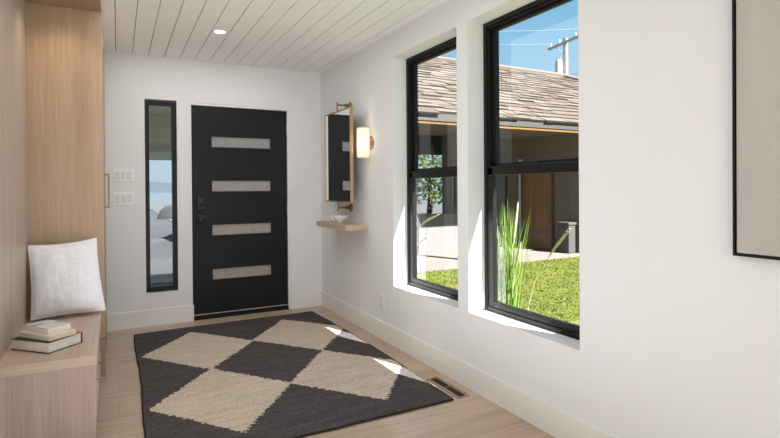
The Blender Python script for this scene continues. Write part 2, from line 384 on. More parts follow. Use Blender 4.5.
mb = MB(); mb.box(XR - 0.014, XR, YREAR, YB, 0.0, 0.1495)
tag(mb.build('baseboard_right', 'trim', org=(XR, 0, 0), bevel=0.002), 'tall flat white baseboard under the windows', 'baseboard', kind='structure')
mb = MB(); mb.box(XC, DOOR[0] + 0.018, YB - 0.014, YB, 0.0, 0.1495); mb.box(DOOR[1] - 0.002, XR - 0.014, YB - 0.014, YB, 0.0, 0.1495)
tag(mb.build('baseboard_back', 'trim', org=(0, YB, 0), bevel=0.002), 'tall flat white baseboard beside the front door', 'baseboard', kind='structure')

# ------------------------------------------------------------------ double-hung windows in the right wall
def window_right(n, W, label):
    y0, y1, z0, z1 = W; xa = XR + 0.122; xb = XR + 0.19
    r = empty('window_%d' % n, (xa, (y0 + y1) / 2, z0), label, 'window', kind='structure')
    e = 0.0
    mb = MB()
    f = 0.028
    mb.box(xa, xb, y0 + e, y0 + f, z0, z1); mb.box(xa, xb, y1 - f, y1 - e, z0, z1)
    mb.box(xa, xb, y0 + f, y1 - f, z0, z0 + f); mb.box(xa, xb, y0 + f, y1 - f, z1 - f, z1)
    # inner stop
    g = 0.040
    mb.box(xa + 0.012, xb, y0 + f, y0 + g, z0 + f, z1 - f); mb.box(xa + 0.012, xb, y1 - g, y1 - f, z0 + f, z1 - f)
    mb.box(xa + 0.012, xb, y0 + g, y1 - g, z1 - g, z1 - f)
    mb.build('frame', 'black', r, bevel=0.002)
    zr0, zr1 = 1.305, 1.372
    # lower sash (inner track)
    xs0, xs1 = xa + 0.006, xa + 0.034; s = 0.036; a, b = y0 + g - 0.010, y1 - g + 0.010; lo = z0 + f
    mb = MB(); mb.box(xs0, xs1, a, a + s + 0.012, lo, zr1 - 0.02); mb.box(xs0, xs1, b - s - 0.012, b, lo, zr1 - 0.02)
    mb.box(xs0, xs1, a + s, b - s, lo, lo + 0.036); mb.box(xs0, xs1, a, b, zr0, zr1 - 0.012)
    lsash = mb.build('lower_sash', 'black', r, bevel=0.003)
    gx = xs1 - 0.010
    MB().quad((gx, a + s, lo + 0.02), (gx, b - s, lo + 0.02), (gx, b - s, zr0 + 0.01), (gx, a + s, zr0 + 0.01)).build('pane', 'glass', lsash)
    # upper sash (outer track)
    xs0, xs1 = xa + 0.036, xa + 0.062
    mb = MB(); hi = z1 - g + 0.010
    mb.box(xs0, xs1, a, a + s + 0.012, zr0 + 0.02, hi); mb.box(xs0, xs1, b - s - 0.012, b, zr0 + 0.02, hi)
    mb.box(xs0, xs1, a + s, b - s, hi - 0.028, hi); mb.box(xs0, xs1, a, b, zr0 + 0.02, zr1 + 0.006)
    us = mb.build('upper_sash', 'black', r, bevel=0.003)
    gx = xs1 - 0.010
    MB().quad((gx, a + s, zr1 - 0.01), (gx, b - s, zr1 - 0.01), (gx, b - s, hi - 0.02), (gx, a + s, hi - 0.02)).build('pane', 'glass', us)
    # sash lock
    ym = (y0 + y1) / 2; xm = xa + 0.026
    mb = MB(); mb.box(xm - 0.012, xm + 0.014, ym - 0.032, ym + 0.032, zr1 - 0.014, zr1 - 0.004)
    mb.lathe((xm, ym, zr1 - 0.006), (0, 0, 1), [(0.012, 0), (0.012, 0.010), (0.006, 0.014)], 14)
    mb.tube([(xm, ym, zr1 + 0.002), (xm - 0.006, ym + 0.022, zr1 + 0.004), (xm - 0.008, ym + 0.040, zr1 + 0.003)], 0.0045, 8)
    mb.build('sash_lock', 'blackmetal', r)
window_right(1, W1, 'black double-hung window nearer the front door')
window_right(2, W2, 'black double-hung window farther from the door with grass outside')

# sidelight
x0, x1, z0, z1 = SIDE; r = empty('window_3', ((x0 + x1) / 2, YB + 0.02, z0), 'narrow tall black sidelight left of the front door', 'window', kind='structure')
f = 0.036; mb = MB(); ya, yb = YB + 0.018, YB + 0.085
mb.box(x0, x0 + f, ya, yb, z0 + 0.004, z1 - 0.012); mb.box(x1 - f - 0.004, x1 - 0.004, ya, yb, z0 + 0.004, z1 - 0.012)
mb.box(x0 + f, x1 - f - 0.004, ya, yb, z0 + 0.004, z0 + 0.05); mb.box(x0 + f, x1 - f - 0.004, ya, yb, z1 - 0.047, z1 - 0.012)
mb.build('frame', 'black', r, bevel=0.003)
MB().quad((x0 + f - 0.005, ya + 0.04, z0 + 0.03), (x1 - f, ya + 0.04, z0 + 0.03), (x1 - f, ya + 0.04, z1 - 0.03), (x0 + f - 0.005, ya + 0.04, z1 - 0.03)).build('pane', 'sideglass', r)

# rear window behind the camera
r = empty('window_4', (-0.9, YREAR - 0.1, 0.3), 'wide window behind the camera', 'window', kind='structure'); mb = MB()
for xx in (-3.2, -1.68, -0.14, 1.36): mb.box(xx, xx + 0.04, YREAR - 0.12, YREAR - 0.06, 0.3, 2.2)
mb.box(-3.16, 1.36, YREAR - 0.12, YREAR - 0.06, 0.3, 0.34); mb.box(-3.16, 1.36, YREAR - 0.12, YREAR - 0.06, 2.16, 2.2)
mb.build('frame', 'black', r)
MB().quad((-3.17, YREAR - 0.09, 0.33), (1.37, YREAR - 0.09, 0.33), (1.37, YREAR - 0.09, 2.17), (-3.17, YREAR - 0.09, 2.17)).build('pane', 'glass', r)

# front door
x0, x1, z0, z1 = DOOR
dr = empty('door_1', ((x0 + x1) / 2, YB + 0.05, 0), 'black front door with four horizontal textured glass slots', 'door', kind='structure')
jy0, jy1 = YB + 0.006, YB + 0.13
mb = MB(); mb.box(x0, x0 + 0.012, jy0, jy1, 0, z1); mb.box(x1 - 0.022, x1, jy0, jy1, 0, z1); mb.box(x0 + 0.012, x1 - 0.022, jy0, jy1, z1 - 0.020, z1)
mb.build('jamb', 'trim', dr, bevel=0.002)
dx0, dx1, dz0, dz1 = x0 + 0.013, x1 - 0.025, 0.045, z1 - 0.023; dy0, dy1 = YB + 0.026, YB + 0.07
holes = [(0.80, 1.365, a, b) for a, b in ((1.636, 1.737), (1.211, 1.313), (0.790, 0.890), (0.365, 0.467))]
mb = MB(); wall_cells(mb, 1, dy0, dy1, [dx0, dx1], [dz0, dz1], holes)
panel = mb.build('panel', 'blackdoor', dr)
for h in holes:
    mb = MB(); t = 0.018
    mb.box(h[0] - t, h[1] + t, dy0 - 0.004, dy0 + 0.006, h[3], h[3] + t); mb.box(h[0] - t, h[1] + t, dy0 - 0.004, dy0 + 0.006, h[2] - t, h[2])
    mb.box(h[0] - t, h[0], dy0 - 0.004, dy0 + 0.006, h[2], h[3]); mb.box(h[1], h[1] + t, dy0 - 0.004, dy0 + 0.006, h[2], h[3])
    fr = mb.build('glazing_frame', 'blackdoor', dr, bevel=0.002)
    mb = MB(); mb.quad((h[0], dy0 + 0.012, h[2]), (h[1], dy0 + 0.012, h[2]), (h[1], dy0 + 0.012, h[3]), (h[0], dy0 + 0.012, h[3])).build('textured_glass', 'rain', fr)
MB().box(dx0, dx1, dy0 - 0.004, dy0 + 0.004, 0.040, 0.0485).build('door_sweep', 'steel', dr)
MB().box(x0 + 0.012, x1 - 0.022, YB - 0.002, dy0 + 0.008, 0.0, 0.022).box(x0 + 0.012, x1 - 0.022, dy0 + 0.008, jy1, 0.0, 0.044).build('threshold', 'black', dr, bevel=0.003)
def escutcheon(name, xc, zc, w, h):
    return MB().box(xc - w / 2, xc + w / 2, dy0 - 0.022, dy0, zc - h / 2, zc + h / 2).build(name, 'blackmetal', dr, bevel=0.006)
db = escutcheon('deadbolt', 0.694, 1.098, 0.064, 0.122)
mb = MB(); mb.lathe((0.694, dy0 - 0.022, 1.085), (0, -1, 0), [(0.017, 0), (0.017, 0.008), (0.010, 0.011)], 18)
mb.tube([(0.690, dy0 - 0.036, 1.066), (0.697, dy0 - 0.038, 1.085), (0.702, dy0 - 0.036, 1.106)], [0.005, 0.007, 0.005], 8)
mb.build('thumb_turn', 'blackmetal', db)
kn = escutcheon('knob_plate', 0.690, 0.945, 0.066, 0.086)
mb = MB(); mb.lathe((0.690, dy0 - 0.022, 0.945), (0, -1, 0), [(0.014, 0), (0.012, 0.022), (0.026, 0.030), (0.029, 0.044), (0.026, 0.056), (0.012, 0.062)], 24)
mb.build('knob', 'blackmetal', kn, smooth=True)
MB().lathe((0.694, dy0, 0.71), (0, -1, 0), [(0.012, 0), (0.012, 0.003), (0.004, 0.006)], 16).build('viewer_cap', 'blackmetal', dr)
for zz in (1.83, 1.02, 0.22):
    MB().tube([(dx1 + 0.003, dy0 - 0.006, zz - 0.05), (dx1 + 0.003, dy0 - 0.006, zz + 0.05)], 0.006, 10).build('hinge', 'steel', dr)

# ------------------------------------------------------------------ downlight
dl = empty('recessed_downlight', (0.703, 4.062, ZC), 'small round white recessed downlight in the board ceiling', 'light')
MB().lathe((0.703, 4.062, ZC), (0, 0, -1), [(0.052, 0), (0.054, 0.004), (0.046, 0.006), (0.041, 0.002)], 32).build('trim_ring', 'trim', dl, smooth=True)
MB().lathe((0.703, 4.062, ZC - 0.001), (0, 0, -1), [(0.041, 0.0), (0.041, 0.0025)], 32).build('lens', 'lamp', dl)

# ------------------------------------------------------------------ built-ins on the left
tc_ = empty('tall_cabinet', ((XC - 0.66) / 2, (YC + YB) / 2, 0), 'full-height oak cabinet with brass bar pull beside the white wall', 'cabinet')
ZS = 2.379
MB().box(-0.70, XC - 0.022, YC + 0.019, YB - 0.02, 0.0, ZC - 0.004).build('carcass', 'oak_v', tc_)
MB().box(-0.70, -0.078, YC, YC + 0.018, 0.0, ZC - 0.004).build('side_panel', 'oak_v', tc_, bevel=0.001)
ym = (YC + 0.018 + YB - 0.02) / 2
hy = 4.45
for i, (a, b) in enumerate(((YC + 0.020, hy - 0.05), (hy - 0.047, YB - 0.03))):
    d = MB().box(XC - 0.021, XC, a, b, 0.012, ZC - 0.02).build('door', 'oak_v', tc_, bevel=0.0015)
    if i == 1:
        y = hy; mb = MB()
        mb.tube([(XC, y, 1.350), (XC + 0.034, y, 1.350)], 0.005, 8); mb.tube([(XC, y, 1.102), (XC + 0.034, y, 1.102)], 0.005, 8)
        mb.box(XC + 0.028, XC + 0.038, y - 0.005, y + 0.005, 1.094, 1.358)
        tag(mb.build('bar_pull', 'brass', d, bevel=0.001), 'thin brass bar pull')

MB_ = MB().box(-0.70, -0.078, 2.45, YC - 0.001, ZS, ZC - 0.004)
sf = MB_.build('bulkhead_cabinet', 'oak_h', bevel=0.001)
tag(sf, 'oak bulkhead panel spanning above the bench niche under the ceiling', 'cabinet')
bp = MB().box(-0.70, XN, 2.45, YC - 0.001, 0.462, ZS - 0.001).build('niche_back_panel', 'oak_back', bevel=0.001)
tag(bp, 'flat oak back panel rising behind the bench and pillow', 'panel')

ZT = 0.46; TH = 0.042
bn = empty('storage_bench', ((XC + XN) / 2, (YN + YC) / 2, 0), 'low oak storage bench with two brass-pulled drawers carrying books and pillow', 'bench')
MB().box(-0.70, XC - 0.004, YN, YC - 0.001, ZT - TH, ZT).build('bench_top', 'oak_y', bn, bevel=0.002)
MB().box(XN, XC - 0.004, YN - 0.001, YN + 0.001, ZT - TH, ZT).build('edge_band', 'oak_x', bn)
MB().box(-0.70, XC - 0.008, YN + 0.006, YN + 0.026, 0.0, ZT - TH - 0.0005).build('end_panel', 'oak_end', bn, bevel=0.001)
MB().box(-0.70, XC - 0.030, YN + 0.027, YC - 0.001, 0.0, ZT - TH - 0.0005).build('carcass', 'oak_v', bn)
w = (YC - 0.004 - (YN + 0.028)) / 2
for i in range(2):
    a = YN + 0.028 + i * w
    d = MB().box(XC - 0.029, XC - 0.008, a, a + w - 0.004, 0.09, ZT - TH - 0.006).build('drawer', 'oak_end', bn, bevel=0.0015)
    c = a + w / 2; xx = XC - 0.008; mb = MB(); z = 0.300; L_ = 0.135
    mb.tube([(xx, c - L_, z), (xx + 0.030, c - L_, z)], 0.005, 8); mb.tube([(xx, c + L_, z), (xx + 0.030, c + L_, z)], 0.005, 8)
    mb.box(xx + 0.025, xx + 0.034, c - L_ - 0.006, c + L_ + 0.006, z - 0.006, z + 0.006)
    tag(mb.build('bar_pull', 'brass', d, bevel=0.001), 'thin brass bar pull')

# pillow
def pillow():
    BLc, BRc, TLc, TRc = Vector((-0.452, 3.625, 0.472)), Vector((-0.072, 3.665, 0.478)), Vector((-0.470, 3.68, 0.905)), Vector((-0.120, 3.705, 0.930))
    n = 28; T = 0.062; vs = []; nrm = Vector((0.05, -1, 0.12)).normalized()
    def pt(u, v, s):
        p = (BLc * (1 - u) + BRc * u) * (1 - v) + (TLc * (1 - u) + TRc * u) * v
        # edges pull in between the corners
        a, b = 2 * u - 1, 2 * v - 1
        eu = (1 - b * b); ev = (1 - a * a)
        pin = 0.010
        c = (BLc + BRc + TLc + TRc) / 4
        ux = (BRc - BLc).normalized(); vx = (TLc - BLc).normalized()
        p = p - ux * (a * abs(a)) * pin * eu - vx * (b * abs(b)) * (pin if b < 0 else pin * 1.5) * ev
        h = (max(0, 1 - abs(a) ** 2.6) * max(0, 1 - abs(b) ** 2.6)) ** 0.55
        w = 0.010 * noise.noise(Vector((u * 4, v * 4, s * 3.0))) * h + 0.006 * noise.noise(Vector((u * 11, v * 6, 5 + s)))* h
        if s > 0: h *= 1.0 - 0.25 * v
        return p + nrm * (s * T * h + w)
    mb = MB()
    for s in (1, -1):
        base = [pt(i / n, j / n, s * (1.0 if s > 0 else 0.75)) for j in range(n + 1) for i in range(n + 1)]
        fs = []
        for j in range(n):
            for i in range(n):
                q = (j * (n + 1) + i, j * (n + 1) + i + 1, (j + 1) * (n + 1) + i + 1, (j + 1) * (n + 1) + i)
                fs.append(q if s > 0 else tuple(reversed(q)))
        mb.add(base, fs)
    o = mb.build('throw_pillow', 'linen', smooth=True)
    # piping round the edge
    path = [pt(i / n, 0, 0) for i in range(n + 1)] + [pt(1, i / n, 0) for i in range(1, n + 1)] + [pt(1 - i / n, 1, 0) for i in range(1, n + 1)] + [pt(0, 1 - i / n, 0) for i in range(1, n + 1)]
    mp = MB(); mp.tube(path, 0.0035, 6); mp.build('seam_piping', 'linen', o, smooth=True)
    return tag(o, 'square white linen pillow leaning in the corner of the oak bench', 'pillow')
pillow()

# books: near corner, direction of the left-hand edge, lengths
def book(name, near, ang, la, lb, z0, z1, style, label):
    th = math.radians(ang); ea = Vector((math.cos(th), math.sin(th), 0)); eb = Vector((math.sin(th), -math.cos(th), 0))
    org = Vector((near[0], near[1], 0))
    Mx = Matrix(((ea.x, eb.x, 0, org.x), (ea.y, eb.y, 0, org.y), (0, 0, 1, 0), (0, 0, 0, 1)))
    c = org + ea * la / 2 + eb * lb / 2
    r = empty(name, (c.x, c.y, z0), label, 'book', 'books stacked on the bench')
    if style == 'hard':
        MB().box(0.004, la - 0.004, 0.003, lb - 0.004, z0 + 0.003, z1 - 0.003, mtx=Mx).build('pages', 'pages', r, bevel=0.001)
        for a, b in ((z0, z0 + 0.003), (z1 - 0.003, z1)):
            MB().box(0, la, -0.001, lb * 0.80, a, b, mtx=Mx).box(0, la, lb * 0.80, lb, a, b, 1, mtx=Mx).build('cover', ['bookblack', 'bookred'], r)
        tag(MB().box(0, la, lb, lb + 0.003, z0, z1, mtx=Mx).build('spine', 'bookred', r, bevel=0.001), 'red spine')
    else:
        pm = 'pages2' if style == 'paper' else 'pages'
        MB().box(0.001, la - 0.001, 0.001, lb - 0.001, z0 + 0.0012, z1 - 0.0012, mtx=Mx).build('pages', [pm], r)
        MB().box(0, la, 0, lb, z0, z0 + 0.0012, mtx=Mx).build('back_cover', 'bookcream', r)
        MB().box(0, la, 0, lb, z1 - 0.0012, z1, mtx=Mx).build('front_cover', 'cover' if style == 'print' else 'bookcream', r)
        MB().box(-0.001, la, -0.0012, 0.001, z0, z1, mtx=Mx).build('spine' , 'bookcream', r) if style == 'paper' else None
    return r
book('hardback_book', (-0.293, 2.880), 135, 0.238, 0.183, 0.4605, 0.5135, 'hard', 'thick black hardback with red spine at the bottom of the bench stack')
book('paperback_book', (-0.289, 2.900), 130, 0.225, 0.132, 0.514, 0.538, 'paper', 'plain cream paperback in the middle of the bench stack')
book('paperback_book', (-0.301, 2.940), 128, 0.178, 0.113, 0.5385, 0.566, 'print', 'small white paperback with blue-grey cover topmost of the bench stack')

# ------------------------------------------------------------------ rug
def rug():
    c = (0.92, 3.63); nx, ny = 64, 96; mb = MB(); vs = []
    def edge(u, v):
        y = 2.425 + v * (4.835 - 2.425)
        xl = 0.117 - 0.006 * math.sin(v * 9) + 0.004 * noise.noise(Vector((0, v * 14, 1)))
        xr = 1.702 + 0.030 * math.sin(PI * v) ** 1.2 - 0.006 + 0.003 * noise.noise(Vector((4, v * 14, 1)))
        x = xl + (xr - xl) * u
        if v < 0.5: y += 0.006 * noise.noise(Vector((u * 10, 3, 0))) * (1 - 2 * v)
        else: y += (0.006 * noise.noise(Vector((u * 9, 7, 0))) - 0.03 * (1 - u) ** 2) * (2 * v - 1)
        return x, y
    for j in range(ny + 1):
        for i in range(nx + 1):
            u, v = i / nx, j / ny; x, y = edge(u, v)
            z = 0.0125 + 0.0012 * noise.noise(Vector((x * 12, y * 30, 0))) + 0.0012 * noise.noise(Vector((x * 3, y * 3, 9)))
            vs.append((x, y, z))
    fs = [(j * (nx + 1) + i, j * (nx + 1) + i + 1, (j + 1) * (nx + 1) + i + 1, (j + 1) * (nx + 1) + i) for j in range(ny) for i in range(nx)]
    mb.add(vs, fs)
    b = [j * 0 + i for i in range(nx + 1)] + [j * (nx + 1) + nx for j in range(1, ny + 1)] + [ny * (nx + 1) + nx - i for i in range(1, nx + 1)] + [(ny - j) * (nx + 1) for j in range(1, ny)]
    top = [vs[i] for i in b]; n = len(b)
    mb.add(top + [(x, y, 0.004) for x, y, z in top], [(i, i + n, (i + 1) % n + n, (i + 1) % n) for i in range(n)])
    mb.add([(x, y, 0.004) for x, y, z in vs], [tuple(reversed(f)) for f in fs])
    o = mb.build('area_rug', 'rug', org=(c[0], c[1], 0.0), smooth=True)
    tag(o, 'dark brown woven rug with four tan diamonds on the oak floor', 'rug')
    path = [(x, y, 0.009) for x, y, z in top] + [(top[0][0], top[0][1], 0.009)]
    m2 = MB(); m2.tube([(p[0], p[1], p[2] + 0.001 * noise.noise(Vector((p[0] * 40, p[1] * 40, 0)))) for p in path], 0.006, 6)
    m2.build('binding', 'rug_edge', o, smooth=True)
rug()

# floor register
vr = empty('floor_register', (1.783, 2.607, 0), 'tan floor vent with dark slats at the rug corner', 'vent')
mb = MB(); a, b, c, d = 1.738, 1.828, 2.430, 2.785
i0, i1, j0, j1 = 1.760, 1.806, 2.448, 2.767
mb.box(a, i0, c, d, 0, 0.004); mb.box(i1, b, c, d, 0, 0.004); mb.box(i0, i1, c, j0, 0, 0.004); mb.box(i0, i1, j1, d, 0, 0.004); mb.box(i0, i1, 2.603, 2.612, 0, 0.004)
mb.build('frame', 'vent', vr, bevel=0.001)
mb = MB(); mb.box(i0, i1, j0, j1, 0, 0.0008)
for k in range(5): x = i0 + 0.006 + k * 0.0085; mb.box(x, x + 0.0025, j0, j1, 0.0008, 0.0035)
mb.build('grille', 'ventdark', vr)

# ------------------------------------------------------------------ right wall: mirror, sconce, shelf, pitcher, outlet, picture
mr = empty('pivot_mirror', (XR, 4.306, 1.05), 'rectangular brass pivot mirror mounted above the oak shelf', 'mirror')
xm = XR - 0.145; y0, y1, z0, z1 = 3.990, 4.600, 1.107, 1.930; fw, fd = 0.010, 0.030
mb = MB(); mb.box(xm, xm + fd, y0, y0 + fw, z0, z1); mb.box(xm, xm + fd, y1 - fw, y1, z0, z1); mb.box(xm, xm + fd, y0 + fw, y1 - fw, z0, z0 + fw); mb.box(xm, xm + fd, y0 + fw, y1 - fw, z1 - fw, z1)
mb.build('frame', 'brass_frame', mr, bevel=0.001)
MB().quad((xm + 0.008, y0 + fw, z0 + fw), (xm + 0.008, y1 - fw, z0 + fw), (xm + 0.008, y1 - fw, z1 - fw), (xm + 0.008, y0 + fw, z1 - fw)).build('mirror_glass', 'mirror', mr)
MB().box(xm + 0.012, xm + 0.020, y0 + fw, y1 - fw, z0 + fw, z1 - fw).build('backing', 'brass_dark', mr)
for zb, zf in ((1.989, z1), (1.055, z0)):
    mb = MB(); xp = xm + fd / 2
    mb.lathe((XR, 4.306, zb), (-1, 0, 0), [(0.036, 0), (0.036, 0.006), (0.028, 0.014), (0.014, 0.020), (0.013, 0.045), (0.016, 0.048), (0.016, 0.056), (0.009, 0.060)], 24)
    mb.tube([(XR - 0.05, 4.306, zb), (xp - 0.004, 4.306, zb)], 0.007, 12)
    s = 1 if zb > zf else -1
    mb.tube([(xp, 4.306, zf - s * 0.002), (xp, 4.306, zb + s * 0.016)], 0.008, 12)
    mb.lathe((xp, 4.306, zb + s * 0.014), (0, 0, s), [(0.010, 0), (0.010, 0.006), (0.004, 0.010)], 14)
    tag(mb.build('pivot_bracket', 'brass', mr, smooth=False), 'aged brass pivot bracket')

sn = empty('wall_sconce', (XR, 3.89, 1.61), 'lit white cylinder sconce on a round brass plate beside the mirror', 'sconce')
ys, zs = 3.885, 1.614
tag(MB().lathe((XR, ys, zs), (-1, 0, 0), [(0.058, 0), (0.058, 0.010), (0.054, 0.014)], 40).build('back_plate', 'brass', sn), 'round brass plate')
MB().tube([(XR - 0.012, ys, zs), (XR - 0.075, ys, zs)], 0.008, 12).build('arm', 'brass', sn)
mb = MB(); xs = XR - 0.072; R0, R1 = 0.053, 0.050
prof = [(R0, -0.122), (R0, 0.122), (R1, 0.122), (R1, -0.122)]
seg = 40; vs = []; fs = []
for r_, h in prof:
    for k in range(seg): t = 2 * PI * k / seg; vs.append((xs + r_ * math.cos(t), ys + r_ * math.sin(t), zs + h))
for i in range(4):
    for k in range(seg): fs.append((i * seg + k, i * seg + (k + 1) % seg, ((i + 1) % 4) * seg + (k + 1) % seg, ((i + 1) % 4) * seg + k))
mb.add(vs, fs); mb.build('lamp_shade', 'shade', sn, smooth=False)

sh = MB().box(XR - 0.210, XR, 3.944, 4.660, 0.872, 0.921).build('floating_shelf', 'oak_shelf', bevel=0.002)
tag(sh, 'thick oak floating shelf below the mirror', 'shelf')

def pitcher():
    # axis of the little jug: spout to the picture's right, handle to its left
    ax = Vector((0.88, -0.47, 0)); ay = Vector((0.47, 0.88, 0)); c = Vector((XR - 0.115, 4.30, 0.9215))
    def P(a, b, z): return c + ax * a + ay * b + Vector((0, 0, z))
    seg = 40; prof = [(0.0, 0.0), (0.026, 0.0), (0.026, 0.004), (0.034, 0.014), (0.046, 0.032), (0.052, 0.050), (0.056, 0.062)]
    inner = [(0.053, 0.061), (0.048, 0.048), (0.040, 0.030), (0.026, 0.014), (0.0, 0.010)]
    mb = MB(); vs = []
    for r_, h in prof + inner:
        for k in range(seg):
            t = 2 * PI * k / seg; w = max(0, (h - 0.02) / 0.042)
            sc_ = 1 + 0.05 * w * math.cos(8 * t)
            sp = max(0, math.cos(t)) ** 6 * w * 0.030
            zz = h + w * (0.004 * math.cos(8 * t) + 0.010 * max(0, math.cos(t)) ** 6)
            vs.append(P((r_ * sc_ * 1.0 + sp) * math.cos(t), r_ * sc_ * 0.72 * math.sin(t), zz))
    m = len(prof + inner); fs = [(i * seg + k, i * seg + (k + 1) % seg, (i + 1) * seg + (k + 1) % seg, (i + 1) * seg + k) for i in range(m - 1) for k in range(seg)]
    mb.add(vs, fs); o = mb.build('cream_pitcher', 'porcelain', smooth=True)
    tag(o, 'small white scalloped porcelain jug on the oak floating shelf', 'jug')
    path = [P(-0.046, 0, 0.056), P(-0.066, 0, 0.062), P(-0.080, 0, 0.056), P(-0.078, 0, 0.042), P(-0.062, 0, 0.026), P(-0.042, 0, 0.018)]
    mh = MB(); mh.tube(path, [0.005, 0.005, 0.005, 0.005, 0.0045, 0.004], 10); mh.build('handle', 'porcelain', o, smooth=True)
pitcher()

ot = empty('wall_outlet', (XR, 3.70, 0.25), 'white electrical outlet low on the wall left of the windows', 'outlet')
MB().box(XR - 0.006, XR, 3.662, 3.742, 0.250, 0.370).build('cover_plate', 'plastic', ot, bevel=0.002)
for zc in (0.285, 0.335): MB().box(XR - 0.009, XR - 0.006, 3.685, 3.719, zc - 0.018, zc + 0.018).build('socket', 'plastic2', ot, bevel=0.001)

for z0, z1, lb in ((1.306, 1.417, 'upper white three-gang light switch plate left of the sidelight'), (1.099, 1.213, 'lower white three-gang light switch plate left of the sidelight')):
    sw = empty('light_switch', (0.048, YB, z0), lb, 'light switch', 'light switches by the sidelight')
    MB().box(-0.037, 0.133, YB - 0.006, YB, z0, z1).build('cover_plate', 'plastic', sw, bevel=0.002)
    for k in range(3):
        xc = 0.048 + (k - 1) * 0.047
        MB().box(xc - 0.0175, xc + 0.0175, YB - 0.009, YB - 0.006, z0 + 0.022, z1 - 0.022).build('rocker_switch', 'plastic2', sw, bevel=0.0015)

pf = empty('framed_canvas', (XR, 0.60, 0.99), 'grey canvas in a thin black frame on the right wall', 'picture')
y0, y1, z0, z1 = 0.15, 0.993, 0.990, 2.12; d0 = XR - 0.030; t = 0.007
mb = MB(); mb.box(d0, XR, y1 - t, y1, z0, z1); mb.box(d0, XR, y0, y0 + t, z0, z1); mb.box(d0, XR, y0 + t, y1 - t, z0, z0 + t); mb.box(d0, XR, y0 + t, y1 - t, z1 - t, z1)
mb.build('frame', 'black', pf)
MB().box(d0 + 0.006, XR - 0.003, y0 + t + 0.003, y1 - t - 0.003, z0 + t + 0.003, z1 - t - 0.003).build('canvas', 'canvas', pf, bevel=0.001)

# ------------------------------------------------------------------ outside: ground, eave
def ground(name, mat, x0, x1, y0, y1, z0=GZ, kind='structure', lab=None):
    o = MB().box(x0, x1, y0, y1, z0 - 0.05, z0).build(name, mat)
    return tag(o, lab, kind=kind)
ground('lawn_ground', 'lawn', XR + WT, 30, -12, 7.90, lab='green lawn outside the windows')
ground('patio_ground', 'concrete', 2.3, 30, 7.90, 14.5, GZ + 0.012, lab='pale concrete patio beyond the lawn')
ground('street_ground', 'asphalt', 2.3, 60, 14.5, 60, GZ - 0.01, lab='grey street beyond the patio')
ground('entry_path', 'sand', -30, 2.1, YB + WT, 9.2, GZ, lab='sandy gravel outside the front door')
ground('front_street_ground', 'frontstreet', -40, 2.28, 9.2, 31, GZ - 0.03, lab='grey street in front of the house')
ground('lake_water', 'lake', -160, 2.28, 31, 320, GZ - 0.06, lab='grey-blue lake beyond the sidelight')
o = MB().box(-0.3, XR, YB + WT, YB + WT + 1.2, GZ, -0.02).build('entry_step', 'concrete'); tag(o, 'concrete step outside the front door', kind='structure')
ev = MB().box(XR + WT, 2.52, YREAR, YB + WT, 2.55, 2.72).build('roof_eave', 'ext'); tag(ev, 'roof eave above the two windows', kind='structure')
o = MB().box(-3, 2.0, YB + WT, 7.6, 2.56, 2.66).build('porch_ceiling', 'ceil'); tag(o, 'porch ceiling outside the front door', kind='structure')
o = MB().box(-3, 2.0, 7.2, 7.35, 1.62, 2.56).build('porch_header', 'porchboard'); tag(o, 'boarded beige porch header seen through the sidelight', kind='structure')
for xx in (-3, 1.86):
    tag(MB().box(xx, xx + 0.14, 7.21, 7.34, GZ, 1.62).build('porch_column', 'post_white'), 'porch column outside the front door', kind='structure')
# hills beyond the lake
mb = MB(); vs = []; n = 160
for i in range(n + 1):
    x = -150 + i * 2.0
    h = 4.2 + 2.6 * noise.noise(Vector((x * 0.03, 0, 0))) + 1.3 * noise.noise(Vector((x * 0.11, 3, 0)))
    vs += [(x, 318, -0.5), (x, 330, h + 0.5)]
mb.add(vs, [(2 * i, 2 * i + 2, 2 * i + 3, 2 * i + 1) for i in range(n)])
tag(mb.build('hills', 'hill', smooth=True), 'hazy blue hills across the lake', kind='structure')

def boulder(name, c, r, label):
    mb = MB(); rows, seg = 12, 18; vs = []
    for i in range(rows + 1):
        ph = PI * i / rows
        for k in range(seg):
            t = 2 * PI * k / seg; d = Vector((math.sin(ph) * math.cos(t), math.sin(ph) * math.sin(t), math.cos(ph)))
            q = 1 + 0.28 * noise.noise(d * 1.6 + Vector(c)) + 0.1 * noise.noise(d * 5)
            vs.append((c[0] + d.x * r[0] * q, c[1] + d.y * r[1] * q, c[2] + d.z * r[2] * q))
    mb.add(vs, [(i * seg + k, i * seg + (k + 1) % seg, (i + 1) * seg + (k + 1) % seg, (i + 1) * seg + k) for i in range(rows) for k in range(seg)])
    return tag(mb.build(name, 'stone', smooth=True), label, 'rock')
boulder('boulder', (2.75, 30.0, -0.3), (0.85, 0.7, 0.75), 'dark rounded boulder at the lake shore seen through the sidelight')

# ------------------------------------------------------------------ outside: neighbouring house
nh = empty('neighbour_house', (10, 10, GZ), 'low house with weathered shingle roof across the lawn', 'house')
YE, ZE, YRG, ZRG, XL0, XRG, XRE = 8.0, 2.625, 13.1, 5.12, 3.2, 14.0, 19.0
mb = MB()
A, B_, C_, D_ = Vector((XL0, YE, ZE)), Vector((XRE, YE, ZE)), Vector((XRG, YRG, ZRG)), Vector((XL0, YRG, ZRG))
mb.quad(A, B_, C_, D_, 1)
yb_ = 2 * YRG - YE
mb.add([C_, B_, (XRE, yb_, ZE)], [(0, 1, 2)], 0); mb.quad(D_, C_, (XRE, yb_, ZE), (XL0, yb_, ZE), 0); mb.add([A, D_, (XL0, yb_, ZE)], [(0, 1, 2)], 0)
rows = 19; sl = Vector((0, YRG - YE, ZRG - ZE)); ln = sl.length; sd = sl / ln; nm = Vector((0, -sd.z, sd.y)); ex = ln / rows
